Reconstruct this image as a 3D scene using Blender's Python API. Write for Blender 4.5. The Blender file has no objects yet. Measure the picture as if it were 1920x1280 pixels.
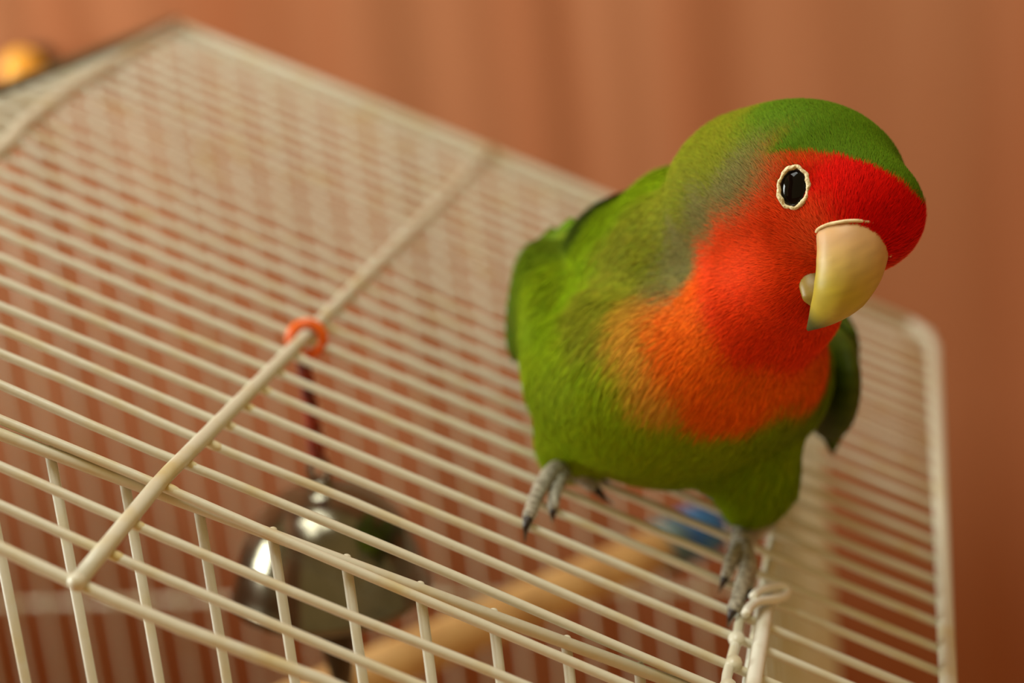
import bpy, math, random
import numpy as np
from mathutils import Matrix, Vector

random.seed(7)
RNG = np.random.default_rng(11)
scene = bpy.context.scene
COL = scene.collection

# ------------------------------------------------------------------ frames
# roof frame: x along the roof wires, y along the crossbars, z off the roof, 12 units between wires.
U = 0.0009                                   # metres per unit
FPX = 3819.789                               # focal length in pixels of the 1920 wide frame
RV = np.array([1.863739586, 0.415103157, 0.202658503])
CAM_L = np.array([73.49702590, -294.38302495, 166.39892317])
ORG = np.array([0.0, 36.0, 0.0])
HGT = 345.0                                  # units of ORG above the floor


def rodrigues(r):
    th = np.linalg.norm(r); k = r / th
    K = np.array([[0, -k[2], k[1]], [k[2], 0, -k[0]], [-k[1], k[0], 0]])
    return np.eye(3) + math.sin(th) * K + (1 - math.cos(th)) * K @ K


RC = rodrigues(RV)                           # roof frame -> camera (right, down, forward)
VD = np.array([0.43969773, 0.03432327, -0.89748973])
UP = -VD / np.linalg.norm(VD)
YW = np.array([0, 1.0, 0]) - UP * UP[1]; YW /= np.linalg.norm(YW)
XW = np.cross(YW, UP)
RW = np.stack([XW, YW, UP])                  # roof frame -> world axes


def roof(p):
    """roof-frame units -> world metres"""
    return ((np.asarray(p, float) - ORG) @ RW.T + np.array([0, 0, HGT])) * U


def from_cam(q):
    """camera-frame units (right, down, forward) -> world metres"""
    return roof(np.asarray(q, float) @ RC + CAM_L)


def to_cam(p):
    return (np.asarray(p, float) - CAM_L) @ RC.T


def ray_px(px, py):
    return np.array([(px - 960) / FPX, (py - 640) / FPX, 1.0])


def on_plane(px, py, n, d):
    """roof-frame point where the sight line of a pixel meets the plane n.X = d"""
    u = RC.T @ ray_px(px, py)
    return CAM_L + u * (d - n @ CAM_L) / (n @ u)


def world_unit(x, y, z):
    """upright units measured from ORG -> world metres"""
    return np.array([x, y, z + HGT]) * U


# ------------------------------------------------------------------ camera, light, exposure
FOCUS = 373.0
cd = bpy.data.cameras.new('camera')
cam = bpy.data.objects.new('camera', cd)
COL.objects.link(cam)
A = RW @ RC.T
M = Matrix(((A[0, 0], -A[0, 1], -A[0, 2]), (A[1, 0], -A[1, 1], -A[1, 2]), (A[2, 0], -A[2, 1], -A[2, 2]))).to_4x4()
M.translation = Vector(roof(CAM_L))
cam.matrix_world = M
cd.sensor_width = 36.0
cd.lens = FPX / 1920 * 36.0
cd.clip_start = 0.01
cd.dof.use_dof = True
cd.dof.focus_distance = FOCUS * U
cd.dof.aperture_fstop = 8.6
scene.camera = cam

w = bpy.data.worlds.new('room_ambience')
scene.world = w
w.use_nodes = True
bg = w.node_tree.nodes['Background']
bg.inputs['Color'].default_value = (1.0, 0.70, 0.30, 1)
bg.inputs['Strength'].default_value = 0.50


def area(name, loc, target, sx, sy, power, color):
    ld = bpy.data.lights.new(name, 'AREA')
    ld.shape = 'RECTANGLE'; ld.size = sx; ld.size_y = sy
    ld.energy = power; ld.color = color
    o = bpy.data.objects.new(name, ld)
    COL.objects.link(o)
    o.location = loc
    o.rotation_euler = (Vector(target) - Vector(loc)).to_track_quat('-Z', 'Y').to_euler()
    return o


# daylight entering low and level through the window in the added left wall
area('window_daylight', (-0.95, -0.04, 0.43), (0.05, -0.04, 0.43), 0.30, 0.62, 18.0, (0.96, 1.0, 0.95))
area('ceiling_lamp', (-0.10, -0.02, 1.20), (0.02, 0.06, 0.3), 0.45, 0.45, 6.3, (0.98, 1.0, 0.94))
scene.view_settings.view_transform = 'Standard'
scene.view_settings.look = 'None'
scene.view_settings.exposure = 0.0
scene.view_settings.gamma = 1.0
scene.view_settings.use_curve_mapping = False


# ------------------------------------------------------------------ materials
def lin(c):
    c = np.asarray(c, float) / 255.0
    return np.where(c <= 0.04045, c / 12.92, ((c + 0.055) / 1.055) ** 2.4)


def rgba(c):
    return tuple(lin(c)) + (1.0,)


def material(name, color, rough=0.5, metal=0.0, spec=0.5, second=None, scale=400.0, lo=0.45, hi=0.6, bump=0.0,
             bump_scale=600.0, stretch=None, detail=4.0, coat=0.0):
    m = bpy.data.materials.new(name); m.use_nodes = True
    nt = m.node_tree; b = nt.nodes['Principled BSDF']
    b.inputs['Roughness'].default_value = rough
    b.inputs['Metallic'].default_value = metal
    b.inputs['Specular IOR Level'].default_value = spec
    b.inputs['Coat Weight'].default_value = coat
    b.inputs['Base Color'].default_value = rgba(color)
    tc = nt.nodes.new('ShaderNodeTexCoord')
    src = tc.outputs['Object']
    if stretch:
        mp = nt.nodes.new('ShaderNodeMapping'); mp.inputs['Scale'].default_value = stretch
        nt.links.new(src, mp.inputs['Vector']); src = mp.outputs['Vector']
    if second is not None:
        n = nt.nodes.new('ShaderNodeTexNoise'); n.inputs['Scale'].default_value = scale
        n.inputs['Detail'].default_value = detail
        nt.links.new(src, n.inputs['Vector'])
        r = nt.nodes.new('ShaderNodeValToRGB')
        r.color_ramp.elements[0].position = lo; r.color_ramp.elements[0].color = rgba(color)
        r.color_ramp.elements[1].position = hi; r.color_ramp.elements[1].color = rgba(second)
        nt.links.new(n.outputs['Fac'], r.inputs['Fac'])
        nt.links.new(r.outputs['Color'], b.inputs['Base Color'])
    if bump:
        n2 = nt.nodes.new('ShaderNodeTexNoise'); n2.inputs['Scale'].default_value = bump_scale
        nt.links.new(src, n2.inputs['Vector'])
        bp = nt.nodes.new('ShaderNodeBump'); bp.inputs['Strength'].default_value = bump
        bp.inputs['Distance'].default_value = 0.0006
        nt.links.new(n2.outputs['Fac'], bp.inputs['Height'])
        nt.links.new(bp.outputs['Normal'], b.inputs['Normal'])
    return m


def attr_material(name, rough=0.6, spec=0.2, bump=0.0, bump_scale=900.0, sheen=0.0, coat=0.0, sss=0.0):
    m = bpy.data.materials.new(name); m.use_nodes = True
    nt = m.node_tree; b = nt.nodes['Principled BSDF']
    b.inputs['Roughness'].default_value = rough
    b.inputs['Specular IOR Level'].default_value = spec
    b.inputs['Sheen Weight'].default_value = sheen
    b.inputs['Coat Weight'].default_value = coat
    a = nt.nodes.new('ShaderNodeAttribute'); a.attribute_name = 'plumage'
    nt.links.new(a.outputs['Color'], b.inputs['Base Color'])
    if sss:
        b.inputs['Subsurface Weight'].default_value = sss
        b.inputs['Subsurface Radius'].default_value = (0.002, 0.001, 0.0005)
    if bump:
        tc = nt.nodes.new('ShaderNodeTexCoord')
        n2 = nt.nodes.new('ShaderNodeTexNoise'); n2.inputs['Scale'].default_value = bump_scale
        nt.links.new(tc.outputs['Object'], n2.inputs['Vector'])
        bp = nt.nodes.new('ShaderNodeBump'); bp.inputs['Strength'].default_value = bump
        bp.inputs['Distance'].default_value = 0.0003
        nt.links.new(n2.outputs['Fac'], bp.inputs['Height'])
        nt.links.new(bp.outputs['Normal'], b.inputs['Normal'])
    return m


M_PAINT = material('cream_enamel', (206, 205, 184), rough=0.36, second=(198, 186, 140), scale=90, lo=0.52, hi=0.75, bump=0.12, bump_scale=500)
M_WELD = material('yellowed_enamel', (206, 198, 160), rough=0.4, second=(200, 184, 124), scale=300)
M_DARKROD = material('dark_grey_enamel', (92, 84, 58), rough=0.5, second=(76, 70, 48), scale=90)
M_WHITE = material('white_enamel', (226, 226, 210), rough=0.3, second=(205, 200, 175), scale=120, lo=0.5, hi=0.75)
M_CURTAIN = material('terracotta_cloth', (170, 116, 82), rough=0.9, spec=0.05, second=(160, 98, 64), scale=14, lo=0.35, hi=0.65, bump=0.15, bump_scale=900, stretch=(1, 1, 0.12))
M_PLASTER = material('warm_plaster', (188, 130, 96), rough=0.9, second=(178, 118, 84), scale=6)
M_FLOOR = material('tan_bounce_boards', (206, 156, 108), rough=0.6, second=(190, 138, 92), scale=12, stretch=(1, 8, 1))  # unseen floor, lightened to bounce warm light onto the lower curtain
M_TRAY = material('beige_plastic', (190, 170, 130), rough=0.45, second=(180, 158, 118), scale=40)
M_WOOD = material('pale_dowel_wood', (206, 166, 104), rough=0.6, second=(178, 134, 76), scale=60, lo=0.4, hi=0.65, stretch=(1, 1, 1), bump=0.1)
M_BLUE = material('blue_plastic', (24, 74, 128), rough=0.4, second=(30, 96, 140), scale=80)
M_TEAL = material('teal_plastic', (78, 104, 104), rough=0.4, second=(60, 88, 92), scale=80)
M_STEEL = material('polished_steel', (122, 118, 102), rough=0.17, metal=1.0, second=(84, 78, 60), scale=60, lo=0.45, hi=0.7)
M_DARKSTEEL = material('tarnished_steel', (86, 74, 54), rough=0.35, metal=0.8, second=(60, 50, 36), scale=120)
M_ORANGE = material('orange_plastic_ring', (236, 104, 16), rough=0.4, second=(214, 84, 8), scale=120)
M_CORD = material('rust_cord', (150, 52, 18), rough=0.8, second=(84, 28, 10), scale=260, lo=0.4, hi=0.6)
M_YELLOW = material('yellow_lacquer', (255, 190, 70), rough=0.4, second=(250, 176, 54), scale=60)
M_FEATHER = attr_material('feather_barbs', rough=0.7, spec=0.06)
M_SKIN = attr_material('feather_undercoat', rough=0.8, spec=0.1, bump=0.35)
M_BEAK = attr_material('horn', rough=0.45, spec=0.5, bump=0.12, bump_scale=500, sss=0.12)
M_EYE = material('black_eye', (7, 5, 4), rough=0.05, spec=0.18)
M_IRIS = material('dark_brown_iris', (40, 22, 14), rough=0.2)
M_RING = material('white_eye_skin', (226, 214, 170), rough=0.6, second=(196, 176, 124), scale=1400, bump=0.5, bump_scale=2200)
M_FOOT = material('grey_scaly_skin', (172, 168, 150), rough=0.55, second=(128, 122, 106), scale=900, lo=0.4, hi=0.6, bump=0.5, bump_scale=1800)
M_CLAW = material('dark_claw', (44, 34, 28), rough=0.35, second=(30, 24, 20), scale=300)
M_CERE = material('pale_cere_rim', (222, 206, 158), rough=0.55, second=(200, 176, 126), scale=800)


# ------------------------------------------------------------------ object helpers
def root(name, label, cat, loc, group=None):
    o = bpy.data.objects.new(name, None)
    o.empty_display_size = 0.01
    COL.objects.link(o); o.location = loc
    o['label'] = label; o['category'] = cat
    if group: o['group'] = group
    return o


def origin_of(o):
    v = np.zeros(3)
    while o is not None:
        v += np.array(o.location); o = o.parent
    return v


def link_mesh(name, me, parent=None, loc=None):
    o = bpy.data.objects.new(name, me)
    COL.objects.link(o)
    if parent is not None: o.parent = parent
    if loc is not None: o.location = loc
    return o


def mesh(name, verts, faces, mat, parent=None, loc=None, smooth=True, colors=None, label=None):
    """verts in world metres"""
    v = np.asarray(verts, float)
    off = origin_of(parent) if parent is not None else np.zeros(3)
    if loc is not None: off = off + np.asarray(loc)
    me = bpy.data.meshes.new(name)
    me.from_pydata((v - off).tolist(), [], [list(map(int, f)) for f in faces])
    me.materials.append(mat)
    if smooth: me.polygons.foreach_set('use_smooth', [True] * len(me.polygons))
    if colors is not None:
        a = me.color_attributes.new('plumage', 'FLOAT_COLOR', 'POINT')
        a.data.foreach_set('color', np.concatenate([colors, np.ones((len(colors), 1))], 1).astype(np.float32).ravel())
    me.update()
    o = link_mesh(name, me, parent, loc)
    if label: o['label'] = label
    return o


class Soup:
    """collects shapes into one mesh"""
    def __init__(self): self.v = []; self.f = []; self.n = 0
    def add(self, v, f):
        v = np.asarray(v, float); self.v.append(v)
        self.f += [[i + self.n for i in q] for q in f]; self.n += len(v)
        return self
    def build(self, name, mat, parent=None, **k):
        return mesh(name, np.concatenate(self.v), self.f, mat, parent, **k)


def tube(path, r, sides=8, cap=True, closed=False, squash=None):
    """tube along world points; r scalar or per point (metres)"""
    P = np.asarray(path, float); n = len(P)
    R = np.full(n, r, float) if np.isscalar(r) else np.asarray(r, float)
    if closed: T = np.roll(P, -1, 0) - np.roll(P, 1, 0)
    else: T = np.gradient(P, axis=0)
    T /= np.linalg.norm(T, axis=1)[:, None] + 1e-12
    a = np.array([0, 0, 1.0]) if abs(T[0, 2]) < 0.9 else np.array([1.0, 0, 0])
    N = np.zeros_like(P); cur = a - T[0] * (a @ T[0]); cur /= np.linalg.norm(cur)
    for i in range(n):
        cur = cur - T[i] * (cur @ T[i]); cur /= np.linalg.norm(cur); N[i] = cur
    B = np.cross(T, N)
    ang = np.arange(sides) * 2 * math.pi / sides
    V = P[:, None, :] + R[:, None, None] * (np.cos(ang)[None, :, None] * N[:, None, :] + np.sin(ang)[None, :, None] * B[:, None, :])
    V = V.reshape(-1, 3); F = []
    m = n if closed else n - 1
    for i in range(m):
        j = (i + 1) % n
        for k in range(sides):
            l = (k + 1) % sides
            F.append([i * sides + k, i * sides + l, j * sides + l, j * sides + k])
    if cap and not closed:
        F.append(list(range(sides))[::-1]); F.append([(n - 1) * sides + k for k in range(sides)])
    return V, F


def ball(c, r, axes=None, nu=12, nv=8):
    r = np.full(3, r, float) if np.isscalar(r) else np.asarray(r, float)
    axes = np.eye(3) if axes is None else np.asarray(axes, float)
    V = [[0, 0, 1]]; F = []
    for i in range(1, nv):
        t = math.pi * i / nv
        for k in range(nu):
            p = 2 * math.pi * k / nu
            V.append([math.sin(t) * math.cos(p), math.sin(t) * math.sin(p), math.cos(t)])
    V.append([0, 0, -1])
    for k in range(nu):
        l = (k + 1) % nu
        F.append([0, 1 + k, 1 + l])
        for i in range(nv - 2):
            F.append([1 + i * nu + k, 1 + (i + 1) * nu + k, 1 + (i + 1) * nu + l, 1 + i * nu + l])
        F.append([1 + (nv - 2) * nu + k, len(V) - 1, 1 + (nv - 2) * nu + l])
    V = np.array(V) * r
    return np.asarray(c, float) + V @ axes, F


def lathe(c, axis, prof, sides=28):
    """prof: list of (radius, height along axis) in metres"""
    axis = np.asarray(axis, float); axis /= np.linalg.norm(axis)
    a = np.array([1.0, 0, 0]) if abs(axis[0]) < 0.9 else np.array([0, 1.0, 0])
    n = a - axis * (a @ axis); n /= np.linalg.norm(n); b = np.cross(axis, n)
    V = []; F = []
    for (r, h) in prof:
        for k in range(sides):
            t = 2 * math.pi * k / sides
            V.append(np.asarray(c) + axis * h + r * (math.cos(t) * n + math.sin(t) * b))
    for i in range(len(prof) - 1):
        for k in range(sides):
            l = (k + 1) % sides
            F.append([i * sides + k, i * sides + l, (i + 1) * sides + l, (i + 1) * sides + k])
    return np.array(V), F


def spline(pts, n):
    """Catmull-Rom through points"""
    P = np.asarray(pts, float)
    P = np.concatenate([[2 * P[0] - P[1]], P, [2 * P[-1] - P[-2]]])
    out = []
    m = len(P) - 3
    for s in np.linspace(0, m, n):
        i = min(int(s), m - 1); t = s - i
        p0, p1, p2, p3 = P[i:i + 4]
        out.append(0.5 * (2 * p1 + (p2 - p0) * t + (2 * p0 - 5 * p1 + 4 * p2 - p3) * t * t + (3 * p1 - p0 - 3 * p2 + p3) * t ** 3))
    return np.array(out)


# ------------------------------------------------------------------ setting
def structure(name, v, f, mat):
    o = mesh(name, v, f, mat, smooth=False); o['kind'] = 'structure'; return o


structure('floor', [(-2.2, -1.8, 0), (2.2, -1.8, 0), (2.2, 1.6, 0), (-2.2, 1.6, 0), (-2.2, -1.8, -0.02), (2.2, -1.8, -0.02), (2.2, 1.6, -0.02), (-2.2, 1.6, -0.02)],
          [(0, 1, 2, 3), (7, 6, 5, 4), (0, 4, 5, 1), (1, 5, 6, 2), (2, 6, 7, 3), (3, 7, 4, 0)], M_FLOOR)

structure('wall_back', *[[(-2.2, 0.47, 0), (2.2, 0.47, 0), (2.2, 0.5, 0), (-2.2, 0.5, 0), (-2.2, 0.47, 1.6), (2.2, 0.47, 1.6), (2.2, 0.5, 1.6), (-2.2, 0.5, 1.6)],
          [(3, 2, 1, 0), (4, 5, 6, 7), (0, 1, 5, 4), (1, 2, 6, 5), (2, 3, 7, 6), (3, 0, 4, 7)]], M_PLASTER)
# unseen left wall with window opening, added so its sill shades the lower curtain
def slabs(boxes):
    V, F = [], []
    for (x0, x1, y0, y1, z0, z1) in boxes:
        n = len(V)
        V += [(x0, y0, z0), (x1, y0, z0), (x1, y1, z0), (x0, y1, z0), (x0, y0, z1), (x1, y0, z1), (x1, y1, z1), (x0, y1, z1)]
        F += [[n + k for k in q] for q in ((3, 2, 1, 0), (4, 5, 6, 7), (0, 1, 5, 4), (1, 2, 6, 5), (2, 3, 7, 6), (3, 0, 4, 7))]
    return V, F
SILL = 0.30  # height set to keep the lower curtain in shade
structure('shade_wall_left', *slabs([(-0.58, -0.52, -1.2, 0.47, 0, SILL), (-0.58, -0.52, -1.2, -0.46, SILL, 0.95), (-0.58, -0.52, 0.36, 0.47, SILL, 0.95), (-0.58, -0.52, -1.2, 0.47, 0.95, 1.6)]), M_PLASTER)
structure('trim_1', *slabs([(-0.60, -0.50, -0.48, 0.38, SILL - 0.012, SILL)]), M_WHITE)  # unseen sill board of the added wall

# curtain in soft folds behind the cage
CY = 0.405
nx, nz = 420, 6
xs = np.linspace(-0.50, 0.72, nx)
fold = 0.0007 * np.sin(xs * 95 + 1.3 * np.sin(xs * 17)) + 0.0008 * np.sin(xs * 41 + 2.1) + 0.0005 * np.sin(xs * 190 + np.sin(xs * 31) * 2)
front = []; rear = []
for j in range(nz):
    z = 0.004 + 0.85 * j / (nz - 1)
    g = 1.0 - 0.25 * j / (nz - 1)
    for i in range(nx):
        front.append((xs[i], CY + fold[i] * g, z)); rear.append((xs[i], CY + fold[i] * g + 0.0025, z))
V = front + rear; F = []; o2 = nx * nz
for j in range(nz - 1):
    for i in range(nx - 1):
        a = j * nx + i
        F.append((a, a + 1, a + nx + 1, a + nx)); F.append((o2 + a + nx, o2 + a + nx + 1, o2 + a + 1, o2 + a))
for i in range(nx - 1):
    F.append((i + 1, i, o2 + i, o2 + i + 1)); a = (nz - 1) * nx + i
    F.append((a, a + 1, o2 + a + 1, o2 + a))
for j in range(nz - 1):
    a = j * nx; F.append((a, a + nx, o2 + a + nx, o2 + a)); a = j * nx + nx - 1
    F.append((a + nx, a, o2 + a, o2 + a + nx))
curtain = mesh('curtain', V, F, M_CURTAIN)
curtain['label'] = 'terracotta curtain hanging in soft vertical folds behind the cage'
curtain['category'] = 'curtain'

# made-up knob standing for a blurred yellow spot beyond the roof
kp = RC.T @ ray_px(45, 130) @ RW.T
cw = roof(CAM_L)
kw = cw + kp * ((CY - 0.014 - cw[1]) / kp[1])
knob = root('yellow_spot_knob', 'small round yellow knob, added for a blurred yellow spot, against the curtain beyond the ridge of the cage', 'knob', kw)
s = Soup(); s.add(*lathe(kw, (0, 1, 0), [(0.0001, -0.0085), (0.004, -0.008), (0.0068, -0.005), (0.0076, -0.001), (0.0066, 0.003), (0.003, 0.0055)]))
s.build('knob_head', M_YELLOW, knob)
s = Soup(); s.add(*lathe(kw, (0, 1, 0), [(0.003, 0.004), (0.0025, 0.012), (0.006, 0.013), (0.006, 0.02), (0.0001, 0.02)]))
s.build('knob_stem', M_DARKSTEEL, knob)

# ------------------------------------------------------------------ cage
WR = 0.95 * U                                  # wire radius
LIP = 0.14108
X_RIDGE, X_WALL, X_EAVE = -113.5, 114.3, 154.2
Y_FAR = 348.0
ridge_w = roof((X_RIDGE, 36, 0))[0]           # world x of the ridge


def mirror(p):
    p = np.array(p, float); p[..., 0] = 2 * ridge_w - p[..., 0]; return p


def roof_z(y):
    return (y - 36) * math.sin(LIP) if y < 36 else 0.0


def roof_pt(x, y, z=0.0):
    """point on the roof panel whose front lip (y < 36) is bent down"""
    if y < 36:
        d = y - 36
        return np.array([x, 36 + d * math.cos(LIP), d * math.sin(LIP) + z])
    return np.array([x, y, z])


cage_base = world_unit(-101, 156, -HGT)
cage = root('bird_cage', 'cream wire bird cage with a sloping barred roof the lovebird stands on', 'cage', cage_base)

DY = {0: [(-15, 1.6), (0, 0.5), (19, 0.8), (43, 2.7)], 1: [(-20, 0.2), (0, -0.4), (30, -0.5), (53, -0.2)], 2: [(-25, -1.4), (0, -1.9), (37, -1.8), (71, -0.4)],
      3: [(-32, -0.2), (0, 0.4), (33, -0.4), (90, -0.3)], 4: [(-38, 1.2), (-10, 0.0), (5, 0.9), (49, 1.5), (92, 0.6)],
      5: [(-44, 2.0), (-25, 2.2), (0, 0.7), (30, 2.0), (69, 1.0), (100, -0.2)], 6: [(-49, 0.8), (0, -0.1), (67, 0.2), (110, 0.6)],
      7: [(-54, -1.0), (0, -0.4), (87, -0.6)], 8: [(-60, -0.6), (0, -0.6), (90, -0.2)], 9: [(-65, -0.9), (-37, -1.6), (0, -0.8)]}
NW = 30
for k in range(NW):
    y0 = k * 12.0 if k < 29 else Y_FAR
    tab = DY.get(k)
    path = []
    for x in np.linspace(X_EAVE, X_RIDGE + 9, 22):
        dy = np.interp(x, [t[0] for t in tab], [t[1] for t in tab]) if tab else 0.45 * math.sin(k * 2.3 + x * 0.02)
        path.append(roof(roof_pt(x, y0 + dy)))
    path = np.array(path)
    # bend over the ridge and down the other slope
    e = roof(roof_pt(X_RIDGE, y0))
    mir = mirror(path[::-1])
    q = [((1 - t) ** 2) * path[-1] + 2 * t * (1 - t) * e + t * t * mir[0] for t in np.linspace(0.12, 0.88, 7)]
    full = np.concatenate([path, q, mir[[0, 6, 13, 21]]])
    mesh('roof_wire', *tube(full, WR * (1.25 if k in (0, 29) else 1.0), 8), M_PAINT, cage)

# thick crossbars lying on the wires, edge rods
CB = 1.5
def rod(name, pts, r, mat=M_PAINT, sides=10, parent=cage, label=None):
    return mesh(name, *tube(np.array([roof(p) for p in pts]), r * U, sides), mat, parent, label=label)

bar = [roof_pt(0, y, 1.3) for y in (-1, 12, 24, 33)] + [np.array([0, y, 1.3]) for y in (40, 60, 100, 150, 200, 250, 300, 350)]
crossbar = rod('crossbar', bar, CB)
mesh('end_weld', *ball(roof(roof_pt(0, -0.6, 1.3)), np.array([1.65, 1.65, 1.65]) * U), M_PAINT, crossbar)
for k in range(0, 14):
    dyk = np.interp(2.0, [t[0] for t in DY[k]], [t[1] for t in DY[k]]) if k in DY else 0.0
    mesh('weld_bead', *ball(roof(roof_pt(1.6 + 0.4 * math.sin(k * 2.7), k * 12 + dyk, 0.12)), np.array([2.7, 1.02, 0.98]) * U, RW.T, 10, 6), M_WELD, cage, label='yellowed weld bead')
rod('edge_rod', [np.array([X_EAVE, y, 0.6]) if y >= 36 else roof_pt(X_EAVE, y, 0.6) for y in (0, 18, 36, 120, 220, 330)] + [np.array([X_EAVE - 2, 342, 0.6]), np.array([X_EAVE - 8, 347.5, 0.6])], 1.9)
mesh('edge_rod', *tube(mirror([roof(np.array([X_EAVE, y, 0.6])) for y in (0, 120, 348)]), 1.9 * U, 8), M_PAINT, cage)
rod('rear_rod', [(X_EAVE - 8, 347.5, 0.6), (60, 347.5, 0.6), (-50, 348, 0.6), (X_RIDGE, 349, 0.0)], 1.9)
rod('ridge_rod', [(X_RIDGE - 0.6, y, 0.6) for y in (0, 100, 200, 300, 351)], 1.7, M_DARKROD, label='dark grey ridge rod')
rod('bend_highlight_rod', [(-76, 2, 1.7), (-86, 110, 1.7), (-93.5, 172, 1.7), (-97.5, 190, 1.7), (-102.6, 230, 1.7), (-107.9, 289, 1.6), (-111, 346, 1.4)], 1.9)  # added rod standing in for light caught where the roof wires bend
# short latch bar over the right wall, with its second thin rod, weld beads and bent hook
bar = rod('latch_bar', [roof_pt(X_WALL, y, 1.6) for y in (0, 14, 28)] + [np.array([X_WALL, y, 1.6]) for y in (40, 60, 80, 93)], 1.55, M_WHITE)
mesh('end_weld', *ball(roof((X_WALL, 93, 1.6)), 1.6 * U), M_WHITE, bar)
rod('door_rod', [roof_pt(X_WALL - 4.6, y, 0.2) for y in (0, 14, 28)] + [np.array([X_WALL - 4.6 + 0.3 * math.sin(y), y, 0.2]) for y in (40, 55, 70, 88)], 1.0)
for k in range(3, 8):
    mesh('weld_bead', *ball(roof((X_WALL - 4.4 + 0.5 * math.sin(k * 3.1), k * 12 + 1.5 * math.sin(k * 5.0), 0.8)), np.array([1.7, 2.2, 1.5]) * U), M_PAINT, cage)
hook_px = [(1398, 1150), (1405, 1139), (1420, 1128), (1442, 1124), (1462, 1121), (1474, 1114), (1474, 1104), (1462, 1100), (1440, 1103), (1422, 1109), (1412, 1118)]
hook = []
for i, (hx, hy) in enumerate(hook_px):
    P = on_plane(hx, hy, np.array([0, 0, 1.0]), 3.6 + 0.35 * abs(i - 5)); hook.append(roof(P))
mesh('latch_hook', *tube(spline(hook, 40), 0.95 * U, 8), M_WHITE, cage)

# wall bars stand upright; panels under the roof
DOWN = VD / np.linalg.norm(VD)
FLOOR_GAP = 26.0
def bar_down(name, top, extra=1.5, r=1.05, parent=cage, mir=False):
    a = roof(np.asarray(top) - DOWN * extra)
    b = np.array([a[0], a[1], FLOOR_GAP * U])
    P = np.array([a, (a * 2 + b) / 3, (a + b * 2) / 3, b])
    # keep strictly upright
    P[:, 0] = a[0]; P[:, 1] = a[1]
    if mir: P = mirror(P)
    return mesh(name, *tube(P, r * U, 8), M_PAINT, parent)

def front_y(x): return 37.9 + 0.1057 * x
rail_z = -2.2
for i in range(-5, 11):
    x = -35.83 + 14.363 * i
    b_ = bar_down('front_bar', (x, front_y(x) + 0.6, rail_z), extra=0.2)
    bar_down('front_bar', (x, front_y(-30), rail_z), extra=2.0, mir=True)
    if -3 <= i <= 9:
        mesh('bar_tip', *ball(roof(np.array([x, front_y(x) + 0.8, rail_z + 0.2])), np.array([1.0, 1.0, 0.9]) * U, nu=8, nv=6), M_PAINT, b_)
rod('front_rail', [(X_RIDGE, front_y(X_RIDGE), rail_z), (-32, front_y(-32), rail_z), (30, front_y(30) - 0.3, rail_z), (X_WALL, front_y(X_WALL), rail_z)], 1.2)
for i in range(-5, 11):
    x = -35.83 + 14.363 * i
    bar_down('rear_bar', (x, Y_FAR - 3, rail_z), extra=1.0, r=0.85)
    bar_down('rear_bar', (x, Y_FAR - 3, rail_z), extra=1.0, r=0.85, mir=True)
rod('rear_rail', [(X_RIDGE, Y_FAR - 3, rail_z), (X_WALL, Y_FAR - 3, rail_z)], 1.3)
for y in np.arange(46, 346, 12.0):
    bar_down('side_bar', (X_WALL, y, rail_z), extra=1.0)
    bar_down('side_bar', (X_WALL, y, rail_z), extra=1.0, mir=True)
rod('side_rail', [(X_WALL, 46, rail_z), (X_WALL, Y_FAR - 3, rail_z)], 1.3)
xr = roof((X_WALL, 46, 0))[0]; xl = 2 * ridge_w - xr
yf = roof((X_WALL, 47, 0))[1]; yb = roof((0, Y_FAR - 3, 0))[1]
yfl = roof((-36, front_y(-36), 0))[1]
for h in (-167.0, -240.0):
    z = (HGT + h) * U
    mesh('wall_rail', *tube([(xl, yb + 0.002, z), (xr, yb + 0.002, z)], 1.2 * U, 8), M_PAINT, cage)
    mesh('wall_rail', *tube([(xl, yfl + 0.0, z), (ridge_w, yfl, z), (xr, yf, z)], 1.2 * U, 8), M_PAINT, cage) if h < -200 else None
    mesh('wall_rail', *tube([(xr - 0.002, yf, z), (xr - 0.002, yb, z)], 1.2 * U, 8), M_PAINT, cage)
    mesh('wall_rail', *tube([(xl + 0.002, yfl, z), (xl + 0.002, yb, z)], 1.2 * U, 8), M_PAINT, cage)
# plastic tray
def box(x0, x1, y0, y1, z0, z1):
    v = [(x0, y0, z0), (x1, y0, z0), (x1, y1, z0), (x0, y1, z0), (x0, y0, z1), (x1, y0, z1), (x1, y1, z1), (x0, y1, z1)]
    return v, [(3, 2, 1, 0), (4, 5, 6, 7), (0, 1, 5, 4), (1, 2, 6, 5), (2, 3, 7, 6), (3, 0, 4, 7)]
s = Soup(); t_ = 0.003
X0, X1, Y0, Y1 = xl - 0.006, xr + 0.006, min(yf, yfl) - 0.012, yb + 0.006
s.add(*box(X0, X1, Y0, Y1, 0.001, 0.006))
for bx in ((X0, X0 + t_, Y0, Y1), (X1 - t_, X1, Y0, Y1), (X0, X1, Y0, Y0 + t_), (X0, X1, Y1 - t_, Y1)):
    s.add(*box(*bx, 0.006, FLOOR_GAP * U + 0.006))
s.build('tray', M_TRAY, cage, smooth=False, label='beige plastic tray')

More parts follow.
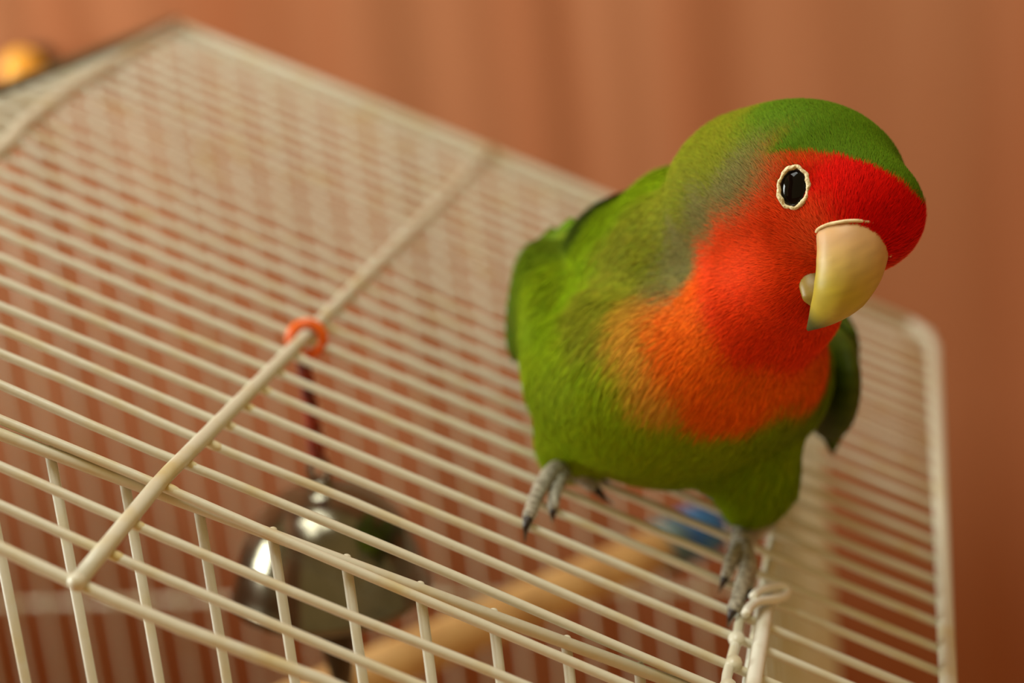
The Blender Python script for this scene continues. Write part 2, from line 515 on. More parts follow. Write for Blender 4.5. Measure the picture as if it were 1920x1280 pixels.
# ------------------------------------------------------------------ perch across the cage
PB = on_plane(1335, 985, np.array([0, 1.0, 0]), 300.0)
hB = UP @ (PB - ORG)
PA = on_plane(600, 1303, UP, hB + UP @ ORG)
wa, wb = roof(PA), roof(PB)
perch = root('perch', 'pale wooden dowel perch with blue end crossing inside the cage', 'perch', (wa + wb) / 2)
d_ = (wb - wa) / np.linalg.norm(wb - wa)
wa = wa - d_ * 0.02
mesh('dowel', *tube([wa, wa * 0.7 + wb * 0.3, wa * 0.3 + wb * 0.7, wb], 6.6 * U, 16), M_WOOD, perch)
cap = Soup(); cap.add(*lathe(wb - d_ * 0.006, d_, [(0.006, -0.007), (0.0070, -0.007), (0.0076, -0.002), (0.0076, 0.005), (0.006, 0.007), (0.0001, 0.008)], 20))
cap.build('end_cap', M_BLUE, perch, label='blue plastic end cap')
cap = Soup(); cap.add(*lathe(wb - d_ * 0.0165, d_, [(0.0055, -0.003), (0.0076, -0.003), (0.0076, 0.0025), (0.0055, 0.0025)], 20))
cap.build('collar', M_TEAL, perch, label='grey-teal plastic collar')

# ------------------------------------------------------------------ bell toy
RP = np.array([0.3, 131.5, 1.5])
top = roof(RP)
bell = root('bell_toy', 'silver bell on a rust orange cord hanging inside the cage from the crossbar', 'bell', top)
th = np.linspace(0, 2 * math.pi, 28, endpoint=False)
ring = np.array([top + (np.cos(t) * XW @ RW.T * 0 + 0) for t in th])
e1 = RW @ np.array([1.0, 0, 0]); e2 = np.array([0, 0, 1.0]) - e1 * e1[2]; e2 /= np.linalg.norm(e2)
ring = np.array([top + (3.6 * math.cos(t) * e1 + 3.6 * math.sin(t) * e2 - 1.2 * e2 + 0.9 * math.sin(t + 0.6) * (RW @ np.array([0, 1.0, 0]))) * U for t in th])
mesh('hanging_ring', *tube(ring, 1.25 * U, 10, closed=True), M_ORANGE, bell, label='bright orange ring')
c0 = top - e2 * 4.8 * U
L0 = 26.0 * U
for ph in (0, 2.09, 4.19):
    pts = [c0 + np.array([math.cos(ph + t * 19) * 0.95 * U * (1 + 0.35 * t), math.sin(ph + t * 19) * 0.95 * U * (1 + 0.35 * t), -t * L0]) for t in np.linspace(0, 1, 46)]
    mesh('cord_strand', *tube(pts, 0.85 * U, 6), M_CORD, bell)
c1 = c0 - np.array([0, 0, L0])
hk = [c1 + np.array([2.3 * math.sin(t), 0.5 * math.cos(t), -2.6 + 2.9 * math.cos(t)]) * U for t in np.linspace(0, 2 * math.pi, 22, endpoint=False)]
mesh('hook_loop', *tube(hk, 0.7 * U, 8, closed=True), M_DARKSTEEL, bell)
ax = np.array([0.05, -0.05, 1.0]); ax /= np.linalg.norm(ax)
bt = c1 - np.array([0, 0, 5.0 * U])
BS = 1.34 * U
prof = [(0.1, 0), (2.0, 0.2), (2.2, -1.5), (5, -2.0), (9.5, -4.2), (13, -7.8), (15.2, -12), (16.4, -16.5), (17.3, -19.5), (17.9, -20.6), (17.5, -21.2), (16.4, -20.4), (14.2, -14), (11, -8), (5, -4), (0.1, -3.2)]
s = Soup(); s.add(*lathe(bt, ax, [(a * BS, b * BS) for a, b in prof], 48)); s.build('dome', M_STEEL, bell)
cl = [(0.1, -6), (0.8, -6.2), (0.8, -18), (2.6, -21), (4.4, -25.0), (4.4, -28), (3.2, -32), (2.2, -38), (1.3, -42), (0.1, -43)]
s = Soup(); s.add(*lathe(bt, ax, [(a * BS, b * BS) for a, b in cl], 20)); s.build('clapper', M_DARKSTEEL, bell)

# ------------------------------------------------------------------ lovebird
# shaped in camera-frame units: one distance field blended from ellipsoids, meshed as one surface
def K(px, py, z): return ray_px(px, py) * z

BLOBS = [   # centre, radii (right, down, forward)
    (K(1267, 692, 437), (32.4, 25.0, 36.0), 7),      # belly
    (K(1230, 520, 443), (21.0, 19.0, 26.0), 8),      # mantle
    (K(1352, 655, 414), (20.0, 17.5, 19.0), 9),      # breast
    (K(1440, 560, 399), (14.5, 13.0, 14.0), 8),      # throat
    (K(1305, 450, 425), (17.0, 15.8, 18.0), 8),      # hind neck
    (K(1412, 372, 405), (17.0, 16.6, 18.0), 8),      # nape
    (K(1474, 366, 397), (16.8, 17.2, 17.5), 8),      # occiput
    (K(1530, 375, 389), (17.6, 17.8, 17.5), 9),      # skull
    (K(1496, 520, 386), (10.0, 9.0, 9.5), 6),        # gape
    (K(1614, 400, 377), (11.4, 10.8, 10.5), 6),      # forehead
    (K(1412, 862, 433), (9.8, 12.8, 12.0), 6),      # right thigh
    (K(1085, 815, 440), (9.0, 9.5, 10.0), 6),        # left thigh
    (K(1032, 575, 451), (8.0, 14.5, 24.0), 7),       # shoulder
    (K(1300, 620, 490), (22.0, 13.0, 36.0), 9),      # rump
]


def body_sdf(P):
    P = np.asarray(P, float); d = None
    for c, r, k in BLOBS:
        r = np.asarray(r, float); q = P - c
        k0 = np.linalg.norm(q / r, axis=-1); k1 = np.linalg.norm(q / (r * r), axis=-1) + 1e-9
        e = k0 * (k0 - 1) / k1
        if d is None: d = e
        else:
            h = np.clip(0.5 + 0.5 * (d - e) / k, 0, 1)
            d = d * (1 - h) + e * h - k * h * (1 - h) * 0.75
    return d


def grad(f, P, h=0.25):
    g = np.stack([f(P + np.eye(3)[i] * h) - f(P - np.eye(3)[i] * h) for i in range(3)], -1)
    return g / (np.linalg.norm(g, axis=-1, keepdims=True) + 1e-9)


def surface_net(f, lo, hi, step):
    lo = np.asarray(lo, float)
    n = np.ceil((np.asarray(hi) - lo) / step).astype(int) + 1
    gx, gy, gz = [lo[i] + np.arange(n[i]) * step for i in range(3)]
    G = np.stack(np.meshgrid(gx, gy, gz, indexing='ij'), -1)
    val = f(G); ins = val < 0
    cell = np.zeros(n - 1, int)
    corners = [(a, b, c) for a in (0, 1) for b in (0, 1) for c in (0, 1)]
    sl = lambda a, b, c: (slice(a, n[0] - 1 + a), slice(b, n[1] - 1 + b), slice(c, n[2] - 1 + c))
    cnt = sum(ins[sl(*c)].astype(int) for c in corners)
    act = (cnt > 0) & (cnt < 8)
    idx = np.full(n - 1, -1); ids = np.argwhere(act); idx[act] = np.arange(len(ids))
    acc = np.zeros((len(ids), 3)); num = np.zeros(len(ids))
    for a in corners:
        for ax_ in range(3):
            if a[ax_]: continue
            b = list(a); b[ax_] = 1
            va = val[tuple((ids + a).T)]; vb = val[tuple((ids + b).T)]
            m = (va < 0) != (vb < 0)
            t = np.where(m, va / (va - vb + 1e-12), 0)
            pt = ids + np.array(a) + t[:, None] * (np.array(b) - np.array(a))
            acc[m] += pt[m]; num += m
    V = lo + acc / num[:, None] * step
    for _ in range(3):
        V = V - f(V)[:, None] * grad(f, V)
    F = []
    for ax_ in range(3):
        o1, o2 = [(1, 2), (2, 0), (0, 1)][ax_]
        s0 = [slice(None)] * 3; s1 = [slice(None)] * 3
        s0[ax_] = slice(0, n[ax_] - 1); s1[ax_] = slice(1, n[ax_])
        cr = ins[tuple(s0)] != ins[tuple(s1)]
        for e in np.argwhere(cr):
            if e[o1] == 0 or e[o2] == 0 or e[o1] >= n[o1] - 1 or e[o2] >= n[o2] - 1: continue
            u1 = np.zeros(3, int); u1[o1] = 1; u2 = np.zeros(3, int); u2[o2] = 1
            q = [idx[tuple(e - u1 - u2)], idx[tuple(e - u2)], idx[tuple(e)], idx[tuple(e - u1)]]
            if not ins[tuple(e)]: q = q[::-1]
            F.append(q)
    return V, F


def hit(px, py, f=None, z0=330.0, z1=520.0):
    f = f or body_sdf
    r = ray_px(px, py); rl = np.linalg.norm(r); t = z0
    for _ in range(120):
        d = float(f((r * t)[None])[0])
        if abs(d) < 0.02: return r * t
        t += d / rl * 0.8
        if t > z1: return None
    return r * t


def unit(v): v = np.asarray(v, float); return v / np.linalg.norm(v)

# head frame: forward (beak), up (crown), side (towards the visible eye)
HC = K(1545, 380, 388)
HF = unit((0.30, 0.30, -0.90))
HU = np.array([0.375, -0.908, -0.185]); HU = unit(HU - HF * (HU @ HF))
HS = np.cross(HU, HF)
if HS[0] > 0: HS = -HS
HR = np.stack([HF, HU, HS])
def head(P): return (np.asarray(P) - HC) @ HR.T
def unhead(h): return np.asarray(h) @ HR + HC

# plumage colours by place on the bird; darkest green paints gap shade beside the wing
C_ = {'crown': (84, 118, 16), 'nape': (116, 122, 20), 'ash': (114, 110, 60), 'red': (210, 12, 2), 'cheek': (226, 66, 18), 'throat': (222, 56, 10),
      'orange': (222, 92, 10), 'tan': (184, 130, 36), 'green': (122, 146, 4), 'leaf': (112, 140, 4), 'deep': (84, 108, 6), 'lores': (206, 90, 40), 'gap_shade': (44, 62, 6)}
SPOTS = [
    (1600, 340, 'red'), (1650, 370, 'red'), (1690, 410, 'red'), (1560, 320, 'red'), (1480, 302, 'red'), (1455, 305, 'cheek'), (1710, 440, 'red'), (1680, 470, 'red'), (1610, 415, 'red'), (1570, 400, 'red'), (1540, 345, 'red'),
    (1500, 300, 'red'), (1520, 410, 'cheek'), (1490, 420, 'cheek'), (1530, 435, 'lores'), (1445, 370, 'cheek'), (1440, 420, 'cheek'), (1400, 430, 'cheek'), (1480, 480, 'cheek'), (1420, 500, 'cheek'), (1340, 500, 'cheek'), (1370, 460, 'cheek'), (1330, 540, 'cheek'),
    (1500, 540, 'throat'), (1430, 570, 'throat'), (1360, 590, 'throat'), (1480, 610, 'throat'), (1560, 640, 'throat'), (1400, 650, 'throat'), (1500, 670, 'throat'), (1295, 570, 'orange'),
    (1300, 640, 'orange'), (1240, 600, 'orange'), (1340, 720, 'orange'), (1260, 700, 'orange'), (1430, 730, 'orange'), (1340, 770, 'orange'), (1410, 765, 'orange'), (1500, 730, 'orange'),
    (1195, 590, 'tan'), (1170, 640, 'tan'), (1190, 700, 'tan'), (1230, 745, 'tan'),
    (1410, 330, 'ash'), (1370, 370, 'ash'), (1310, 410, 'ash'), (1280, 460, 'ash'), (1260, 510, 'ash'), (1240, 550, 'ash'), (1430, 300, 'ash'),
    (1330, 300, 'nape'), (1270, 370, 'nape'), (1220, 430, 'nape'), (1190, 500, 'nape'), (1380, 270, 'nape'), (1160, 470, 'nape'), (1130, 560, 'nape'), (1120, 640, 'nape'), (1200, 540, 'nape'), (1150, 400, 'leaf'), (1230, 330, 'leaf'), (1420, 240, 'crown'), (1480, 210, 'crown'), (1440, 268, 'crown'), (1475, 262, 'crown'), (1505, 262, 'crown'), (1410, 292, 'ash'), (1395, 312, 'ash'), (1340, 250, 'nape'),
    (1075, 436, 'gap_shade'), (1050, 452, 'deep'), (1000, 505, 'deep'), (966, 560, 'deep'), (955, 615, 'gap_shade'), (958, 655, 'deep'), (1010, 545, 'green'), (1060, 520, 'leaf'), (1020, 600, 'leaf'), (1040, 700, 'green'), (1100, 720, 'green'), (1000, 700, 'green'), (1130, 790, 'green'), (1060, 800, 'green'), (1200, 820, 'green'), (1270, 830, 'green'), (1150, 720, 'green'),
    (1350, 840, 'green'), (1450, 800, 'leaf'), (1540, 780, 'leaf'), (1480, 870, 'leaf'), (1420, 930, 'leaf'), (1330, 910, 'leaf'), (1200, 890, 'green'), (1560, 740, 'leaf'),
]
SP, SC = [], []
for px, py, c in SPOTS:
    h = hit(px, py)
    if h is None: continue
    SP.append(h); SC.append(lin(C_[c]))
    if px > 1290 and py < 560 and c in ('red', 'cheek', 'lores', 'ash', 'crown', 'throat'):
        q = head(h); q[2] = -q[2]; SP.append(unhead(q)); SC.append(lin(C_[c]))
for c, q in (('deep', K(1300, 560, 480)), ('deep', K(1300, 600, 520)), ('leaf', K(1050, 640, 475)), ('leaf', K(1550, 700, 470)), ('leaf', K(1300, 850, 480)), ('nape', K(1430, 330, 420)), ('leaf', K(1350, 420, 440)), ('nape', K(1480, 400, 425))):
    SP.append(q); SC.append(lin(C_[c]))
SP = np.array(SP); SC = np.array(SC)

# brow line between the green crown and the red forehead, in the head frame (azimuth, elevation)
LINE = []
for px, py in [(1440, 292), (1470, 285), (1520, 284), (1575, 292), (1630, 310), (1680, 338), (1712, 366), (1724, 380)]:
    h = hit(px, py)
    if h is not None:
        q = head(h); LINE.append((math.atan2(q[2], q[0]), math.atan2(q[1], math.hypot(q[0], q[2]))))
LINE.sort()
LA = np.array([l[0] for l in LINE]); LE = np.array([l[1] for l in LINE])


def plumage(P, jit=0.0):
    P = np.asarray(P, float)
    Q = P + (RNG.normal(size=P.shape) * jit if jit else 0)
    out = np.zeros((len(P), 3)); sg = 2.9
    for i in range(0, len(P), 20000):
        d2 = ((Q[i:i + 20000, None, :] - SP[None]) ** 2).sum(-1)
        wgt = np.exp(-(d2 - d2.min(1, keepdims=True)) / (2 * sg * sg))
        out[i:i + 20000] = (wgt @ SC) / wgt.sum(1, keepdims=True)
    q = head(P + (RNG.normal(size=P.shape) * 0.22 if jit else 0))
    az = np.arctan2(q[:, 2], q[:, 0]); el = np.arctan2(q[:, 1], np.hypot(q[:, 0], q[:, 2]))
    le = np.interp(az, LA, LE)
    m = np.clip((el - le) / 0.05 + 0.5, 0, 1)
    far = np.clip((LA[-1] + 0.1 - np.abs(az)) / 0.16, 0, 1) * (np.linalg.norm(P - HC, axis=1) < 27)
    m = (m * m * (3 - 2 * m) * far)[:, None]
    return out * (1 - m) + lin(C_['crown']) * m


lo = np.array([b[0] - np.array(b[1]) - 8 for b in BLOBS]).min(0); hi = np.array([b[0] + np.array(b[1]) + 8 for b in BLOBS]).max(0)
BV, BF = surface_net(body_sdf, lo, hi, 1.25)
BN = grad(body_sdf, BV)
bird_loc = from_cam(K(1250, 930, 437))
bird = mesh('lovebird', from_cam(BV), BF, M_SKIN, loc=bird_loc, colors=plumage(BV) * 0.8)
bird['label'] = 'green lovebird with red face and orange breast standing on the cage roof'
bird['category'] = 'bird'

# beak
BK = K(1600, 452, 372.5)
def beak_pts(path, wid, thk, n=26, m=24, edge=0.0):
    pth = spline(path, n); wd = np.interp(np.linspace(0, 1, n), np.linspace(0, 1, len(wid)), wid); tk = np.interp(np.linspace(0, 1, n), np.linspace(0, 1, len(thk)), thk)
    T = np.gradient(pth, axis=0); T /= np.linalg.norm(T, axis=1)[:, None]
    N = np.stack([-T[:, 1], T[:, 0]], 1)          # in-plane normal
    V = []
    for i in range(n):
        for k in range(m):
            a = 2 * math.pi * k / m
            cs, sn = math.cos(a), math.sin(a)
            s_ = wd[i] * sn * (1 - 0.10 * max(cs, 0))
            o_ = tk[i] * cs
            if cs < 0: o_ *= 0.62
            V.append([pth[i, 0] + N[i, 0] * o_, pth[i, 1] + N[i, 1] * o_, s_])
    V = np.array(V); F = []
    for i in range(n - 1):
        for k in range(m):
            l = (k + 1) % m
            F.append([i * m + k, i * m + l, (i + 1) * m + l, (i + 1) * m + k])
    F.append(list(range(m))[::-1]); F.append([(n - 1) * m + k for k in range(m)])
    return V, F, np.repeat(np.linspace(0, 1, n), m)

V, F, tt = beak_pts([(-3, 2), (0.2, -1.0), (2.4, -5.2), (2.6, -9.6), (0.6, -14.2), (-2.2, -18.4)], [7.4, 7.3, 6.6, 5.3, 3.0, 0.35], [7.2, 7.0, 6.2, 5.0, 2.8, 0.4])
BW = BK + V @ HR
nz_ = np.sin(V[:, 2] * 2.1 + 3 * np.sin(V[:, 1] * 0.7)) * 0.5 + 0.5
c = lin((196, 156, 104)) * (1 - np.clip((tt - 0.25) / 0.3, 0, 1))[:, None] + lin((176, 160, 46)) * np.clip((tt - 0.25) / 0.3, 0, 1)[:, None]
c = c * (0.9 + 0.16 * nz_)[:, None]
dk = np.clip((tt - 0.74) / 0.16, 0, 1)[:, None]; c = c * (1 - dk) + lin((66, 76, 30)) * dk
mesh('upper_beak', from_cam(BW), F, M_BEAK, bird, colors=c)
cg = V.reshape(26, 24, 3)
ce = {k: cg[4 + (int(round(-k * 0.45)) if k < 0 else 0)][k % 24] for k in range(-7, 8)}
order = list(range(-7, 8))
crv = np.array([ce[k] * np.array([1, 1, 1.02]) + np.array([0.30 if abs(ce[k][2]) < 6.5 else 0.05, 0.25, 0]) for k in order])
V, F, tt = beak_pts([(-6, -9.3), (-3.2, -11.4), (-1.6, -13.0), (-1.0, -13.9)], [4.7, 4.6, 4.0, 2.2], [3.6, 3.4, 2.8, 1.2], n=14)
mesh('lower_beak', from_cam(BK + V @ HR), F, M_BEAK, bird, colors=np.tile(lin((134, 112, 34)), (len(V), 1)))  # colour darkened to paint in the upper beak's shadow
cere = mesh('cere', *tube(from_cam(BK + spline(crv, 40) @ HR), 0.34 * U, 8), M_CERE, bird)

# eyes
e_hit = hit(1489, 352)
def eye(center, flip):
    nrm = grad(body_sdf, center[None])[0]
    if not flip: nrm = unit(nrm * 0.75 + unit(-center) * 0.45)
    up = unit(np.array([0.10, -1.0, 0.0]) - nrm * (np.array([0.10, -1.0, 0]) @ nrm)) if not flip else unit(HU - nrm * (HU @ nrm))
    sd = np.cross(up, nrm)
    axes = np.stack([sd, up, nrm])
    E = bird
    v, f = ball(center - nrm * 0.75, (2.80, 3.80, 2.0), axes, 28, 18)
    eb = mesh('eye', from_cam(v), f, M_EYE, bird)
    # iris rim
    t = np.linspace(0, 2 * math.pi, 40, endpoint=False)
    ir = np.array([center + nrm * 0.42 + 2.35 * math.cos(a) * sd + 3.3 * math.sin(a) * up for a in t])
    mesh('iris_rim', *tube(from_cam(ir - nrm * 0.35), 0.32 * U, 8, closed=True), M_IRIS, eb)
    rg = np.array([center + nrm * (0.55 + 0.10 * math.sin(a * 7)) + (2.75 + 0.10 * math.sin(a * 11)) * math.cos(a) * sd + (3.78 + 0.12 * math.sin(a * 9 + 1)) * math.sin(a) * up for a in np.linspace(0, 2 * math.pi, 72, endpoint=False)])
    rr = 0.36 + 0.10 * RNG.random(72) + 0.09 * np.sin(np.arange(72) * 0.31 + 1)
    mesh('eye_ring', *tube(from_cam(rg), rr * U, 8, closed=True), M_RING, eb)
    return center, sd, up
EYES = [eye(e_hit, False)]
q = head(e_hit); q[2] = -q[2]; q2 = unhead(q)
for _ in range(6): q2 = q2 - body_sdf(q2[None])[0] * grad(body_sdf, q2[None])[0]
EYES.append(eye(q2, True))

# plumage barbs: short tapering blades growing out of the skin along the feather tracts
tri = np.array([[q[0], q[1], q[2]] for q in BF] + [[q[0], q[2], q[3]] for q in BF])
def tracts(P, N):
    hd = np.linalg.norm(P - HC, axis=1)
    a = P - (BK + HU * -3 - HF * 0); a /= np.linalg.norm(a, axis=1)[:, None] + 1e-9
    b = np.array([-0.42, 0.86, 0.30])
    wh = np.clip(1 - (hd - 22) / 34, 0, 1)[:, None]
    d = a * wh + b * (1 - wh)
    d = d - N * (d * N).sum(1, keepdims=True)
    return d / (np.linalg.norm(d, axis=1)[:, None] + 1e-9), hd

A0, B0, C0 = BV[tri[:, 0]], BV[tri[:, 1]], BV[tri[:, 2]]
ar = 0.5 * np.linalg.norm(np.cross(B0 - A0, C0 - A0), axis=1)
cen = (A0 + B0 + C0) / 3
hd_ = np.linalg.norm(cen - HC, axis=1)
vis = 0.35 + 0.65 * (((-cen / np.linalg.norm(cen, axis=1)[:, None]) * grad(body_sdf, cen)).sum(1) > -0.25)
dens = np.where(hd_ < 24, 34.0, np.where(hd_ < 38, 21.0, 13.0)) * vis
ex = ar * dens
cnt = np.floor(ex + RNG.random(len(ex))).astype(int)
ti = np.repeat(np.arange(len(tri)), cnt)
u_ = RNG.random(len(ti)); v_ = RNG.random(len(ti)); sw = u_ + v_ > 1; u_[sw] = 1 - u_[sw]; v_[sw] = 1 - v_[sw]
P = A0[ti] + u_[:, None] * (B0[ti] - A0[ti]) + v_[:, None] * (C0[ti] - A0[ti])
P = P - body_sdf(P)[:, None] * grad(body_sdf, P)
keep = np.ones(len(P), bool)
for c, sd, up in EYES:
    r_ = P - c; keep &= ~((((r_ @ sd) / 2.95) ** 2 + ((r_ @ up) / 3.95) ** 2 < 1) & (np.linalg.norm(r_, axis=1) < 6))
hb = (P - BK) @ HR.T
keep &= ~((np.abs(hb[:, 2]) < 5.6) & (hb[:, 1] < -0.2) & (hb[:, 1] > -11) & (hb[:, 0] > -2))
P = P[keep]
N = grad(body_sdf, P)
D, hd = tracts(P, N)
D = D + RNG.normal(size=D.shape) * 0.13; D = D - N * (D * N).sum(1, keepdims=True); D /= np.linalg.norm(D, axis=1)[:, None]
S = np.cross(D, N)
blend = np.clip((hd - 18) / 34, 0, 1)
L = (1.7 + 3.6 * blend) * (0.7 + 0.6 * RNG.random(len(P)))
Wd = (0.115 + 0.21 * blend) * (0.7 + 0.6 * RNG.random(len(P)))
lift = (0.07 + 0.13 * RNG.random(len(P))) * (1 - 0.45 * blend)
okk = np.ones(len(P), bool)
for c, sd, up in EYES:
    for f_ in (0.5, 1.0):
        r_ = P + D * (L * f_)[:, None] - c
        okk &= ~((((r_ @ sd) / 2.75) ** 2 + ((r_ @ up) / 3.75) ** 2 < 1) & (np.linalg.norm(r_, axis=1) < 6))
P, N, D, S, L, Wd, lift, blend = P[okk], N[okk], D[okk], S[okk], L[okk], Wd[okk], lift[okk], blend[okk]
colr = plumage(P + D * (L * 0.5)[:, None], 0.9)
colr = colr * (0.78 + 0.44 * RNG.random((len(P), 1)))
colr = np.clip(colr * (1 + RNG.normal(size=(len(P), 3)) * 0.05), 0, 1)
p0 = P - N * 0.1
p1 = P + D * (L * 0.5)[:, None] + N * (L * lift)[:, None]
p2 = P + D * L[:, None] + N * (L * lift * 1.25)[:, None]
hw = (Wd * 0.5)[:, None]
VV = np.stack([p0 - S * hw * 0.8, p0 + S * hw * 0.8, p1 + S * hw, p1 - S * hw, p2], 1).reshape(-1, 3)
nb = len(P); base = (np.arange(nb) * 5)[:, None]
VW = from_cam(VV) - bird_loc
me = bpy.data.meshes.new('plumage')
me.vertices.add(len(VW)); me.vertices.foreach_set('co', VW.astype(np.float32).ravel())
loops = np.concatenate([base + np.array([[0, 1, 2, 3]]), base + np.array([[3, 2, 4]])], 1)
me.loops.add(nb * 7); me.loops.foreach_set('vertex_index', loops.ravel().astype(np.int32))
me.polygons.add(nb * 2)
st = (np.arange(nb) * 7)[:, None] + np.array([[0, 4]])
me.polygons.foreach_set('loop_start', st.ravel().astype(np.int32))
me.update(calc_edges=True); me.validate()
me.polygons.foreach_set('use_smooth', [True] * len(me.polygons))
ca = me.color_attributes.new('plumage', 'FLOAT_COLOR', 'POINT')
cc = np.repeat(colr, 5, 0).reshape(nb, 5, 3); cc[:, :2] *= 0.8; cc[:, 4] *= 1.06
ca.data.foreach_set('color', np.concatenate([np.clip(cc.reshape(-1, 3), 0, 1), np.ones((nb * 5, 1))], 1).astype(np.float32).ravel())
me.materials.append(M_FEATHER)
pl = link_mesh('plumage', me, bird); pl['kind'] = 'stuff'
print('barbs', nb)

# wings: a folded shell and its long feathers
M_WING = attr_material('wing_vanes', rough=0.6, spec=0.1, bump=0.3)
def blade(base, tip, side, nrm, wid, camber=0.6, n=8):
    base, tip = np.asarray(base), np.asarray(tip); V = []; F = []
    for i in range(n):
        t = i / (n - 1); c = base * (1 - t) + tip * t + nrm * camber * math.sin(math.pi * t)
        w_ = wid * (0.45 + 0.55 * math.sin(math.pi * min(t * 0.8 + 0.15, 1))) * (1 if t < 0.8 else max(0.06, 1 - ((t - 0.8) / 0.2) ** 2))
        V += [c - side * w_ + nrm * -0.25, c + nrm * 0.15, c + side * w_ + nrm * -0.25, c - nrm * 0.15]
    for i in range(n - 1):
        a, b = i * 4, i * 4 + 4
        for k in range(4): F.append([a + k, a + (k + 1) % 4, b + (k + 1) % 4, b + k])
    F.append([3, 2, 1, 0]); F.append([(n - 1) * 4 + k for k in range(4)])
    return np.array(V), F

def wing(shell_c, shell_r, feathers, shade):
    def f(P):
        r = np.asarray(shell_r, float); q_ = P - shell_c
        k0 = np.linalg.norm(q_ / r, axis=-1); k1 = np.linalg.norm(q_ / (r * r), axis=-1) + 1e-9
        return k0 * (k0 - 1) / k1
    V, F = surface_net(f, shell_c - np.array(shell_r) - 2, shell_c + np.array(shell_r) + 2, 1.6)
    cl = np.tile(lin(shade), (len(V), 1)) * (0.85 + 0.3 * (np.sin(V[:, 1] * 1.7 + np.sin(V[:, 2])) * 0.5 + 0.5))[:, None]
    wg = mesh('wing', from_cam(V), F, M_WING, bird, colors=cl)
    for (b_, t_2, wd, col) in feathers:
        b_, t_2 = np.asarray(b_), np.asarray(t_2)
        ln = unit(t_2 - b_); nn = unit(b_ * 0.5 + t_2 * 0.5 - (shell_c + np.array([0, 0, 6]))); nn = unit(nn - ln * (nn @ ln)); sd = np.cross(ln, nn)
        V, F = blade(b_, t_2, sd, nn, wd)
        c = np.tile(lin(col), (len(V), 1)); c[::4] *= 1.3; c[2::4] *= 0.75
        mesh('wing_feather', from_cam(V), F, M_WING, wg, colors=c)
    return wg

lc = K(1010, 565, 460)
fe = []
for i in range(7):
    t = i / 6
    fe.append((K(1050 - 62 * t, 432 + 62 * t, 456 + 2 * t), K(958 - 16 * t + 20 * t * t, 560 + 122 * t, 452 + 8 * t), 3.4, (88 + 14 * (i % 2), 112 + 10 * (i % 3), 14)))
for i in range(5):
    t = i / 4
    fe.append((K(1090 - 60 * t, 420 + 90 * t, 446), K(1030 - 50 * t, 510 + 110 * t, 450), 4.0, (100 + 12 * (i % 2), 132, 16)))
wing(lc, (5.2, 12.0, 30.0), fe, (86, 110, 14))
rc = K(1553, 715, 462)
fe = []
for i in range(7):
    t = i / 6
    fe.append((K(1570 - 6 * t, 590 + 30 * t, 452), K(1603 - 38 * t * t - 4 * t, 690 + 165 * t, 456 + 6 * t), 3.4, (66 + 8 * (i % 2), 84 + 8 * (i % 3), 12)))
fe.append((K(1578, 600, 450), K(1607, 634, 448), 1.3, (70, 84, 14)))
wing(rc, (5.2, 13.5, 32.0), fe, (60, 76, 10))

# tail behind the body
s_t = root  # (tail feathers are parts of the bird)
for i in range(5):
    o_ = (i - 2) * 4.0
    b_ = K(1300, 640, 515) + np.array([o_ * 0.6, 0, 0]); t_2 = K(1300, 640, 515) + np.array([o_ * 1.5, 14, 46 - abs(i - 2) * 3])
    ln = unit(t_2 - b_); nn = unit(np.array([0, -1, 0.2]) - ln * (np.array([0, -1, 0.2]) @ ln)); V, F = blade(b_, t_2, np.cross(ln, nn), nn, 3.6)
    mesh('tail_feather', from_cam(V), F, M_WING, bird, colors=np.tile(lin((78, 112, 14)), (len(V), 1)))

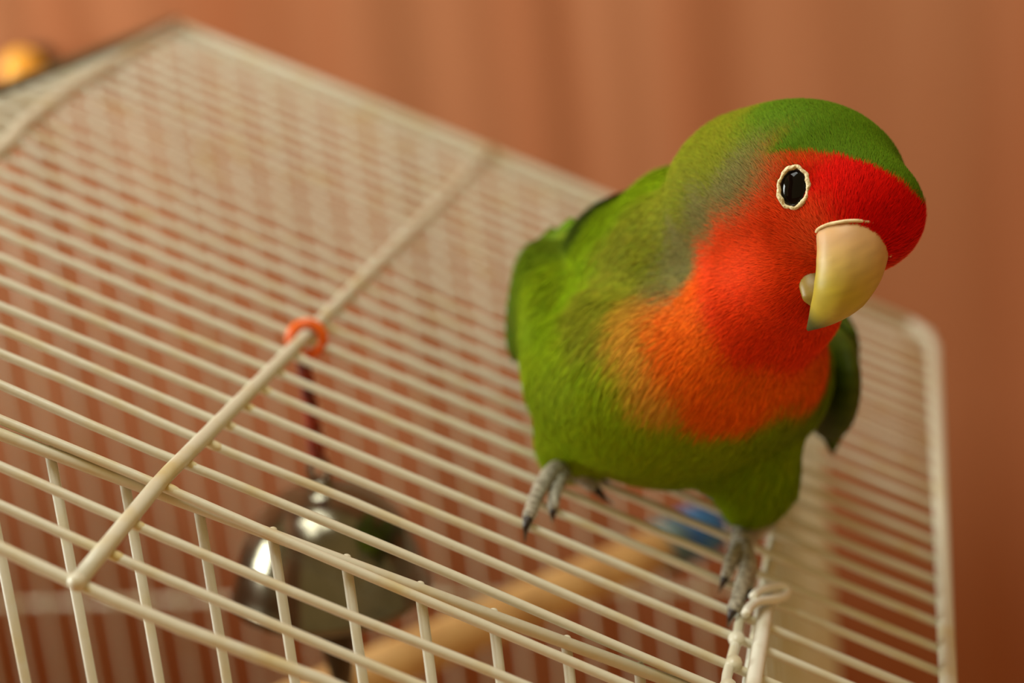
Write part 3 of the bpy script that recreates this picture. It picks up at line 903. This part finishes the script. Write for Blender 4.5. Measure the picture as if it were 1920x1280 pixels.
# feet
nZ = np.array([0, 0, 1.0])
def on_roof(px, py, h): return to_cam(on_plane(px, py, nZ, h))
def foot(shank, toes):
    pts = spline(shank, 12); r = np.interp(np.linspace(0, 1, 12), [0, 0.5, 1], [2.9, 2.3, 2.5])
    leg = mesh('leg', *tube(from_cam(pts), r * U, 12), M_FOOT, bird)
    for path, r0, r1, claw in toes:
        p_ = spline(path, 16)
        k_ = np.arange(16)
        r = np.linspace(r0, r1, 16) * (1 + 0.07 * np.sin(k_ * 2.4))
        mesh('toe', *tube(from_cam(p_), r * U, 10), M_FOOT, leg)
        if claw is not None:
            c_ = spline([p_[-1]] + list(claw), 9)
            mesh('claw', *tube(from_cam(c_), np.linspace(r1 * 0.85, 0.15, 9) * U, 8), M_CLAW, leg)

O = on_roof
foot([K(1090, 850, 441), K(1075, 868, 438), O(1055, 878, 4.0)], [
    ([O(1062, 874, 4.2), O(1032, 888, 4.6), O(1008, 925, 3.6), O(990, 972, 2.2)], 2.2, 1.3, [O(986, 990, 0.6), O(984, 1015, -4.0)]),
    ([O(1062, 878, 3.6), O(1050, 900, 4.0), O(1040, 925, 3.2), O(1037, 955, 1.8)], 1.8, 1.1, [O(1036, 968, 0.2), O(1035, 978, -2.5)]),
    ([O(1068, 880, 3.6), O(1095, 898, 3.2), O(1118, 917, 2.4)], 1.9, 1.2, [O(1132, 932, 1.6), O(1150, 945, -1.0)]),
    ([O(1066, 872, 4.0), O(1096, 880, 3.4), O(1120, 894, 2.6)], 1.8, 1.1, [O(1136, 902, 1.4), O(1150, 912, -1.2)]),
])
foot([K(1400, 955, 437), K(1394, 990, 434), O(1390, 1022, 4.4)], [
    ([O(1392, 1018, 4.6), O(1402, 1058, 4.8), O(1388, 1105, 3.4), O(1374, 1145, 1.8)], 2.1, 1.2, [O(1368, 1160, 0.2), O(1364, 1176, -3.5)]),
    ([O(1388, 1020, 4.2), O(1372, 1050, 4.2), O(1360, 1082, 2.4)], 1.9, 1.1, [O(1354, 1096, 0.6), O(1348, 1110, -2.5)]),
    ([O(1394, 1022, 4.2), O(1408, 1060, 4.2), O(1402, 1105, 2.6)], 1.8, 1.1, [O(1399, 1120, 0.8), O(1394, 1136, -2.5)]),
    ([O(1394, 1016, 4.2), O(1420, 1000, 3.4), O(1440, 985, 2.4)], 1.8, 1.1, [O(1450, 978, 0.8), O(1458, 975, -1.5)]),
])
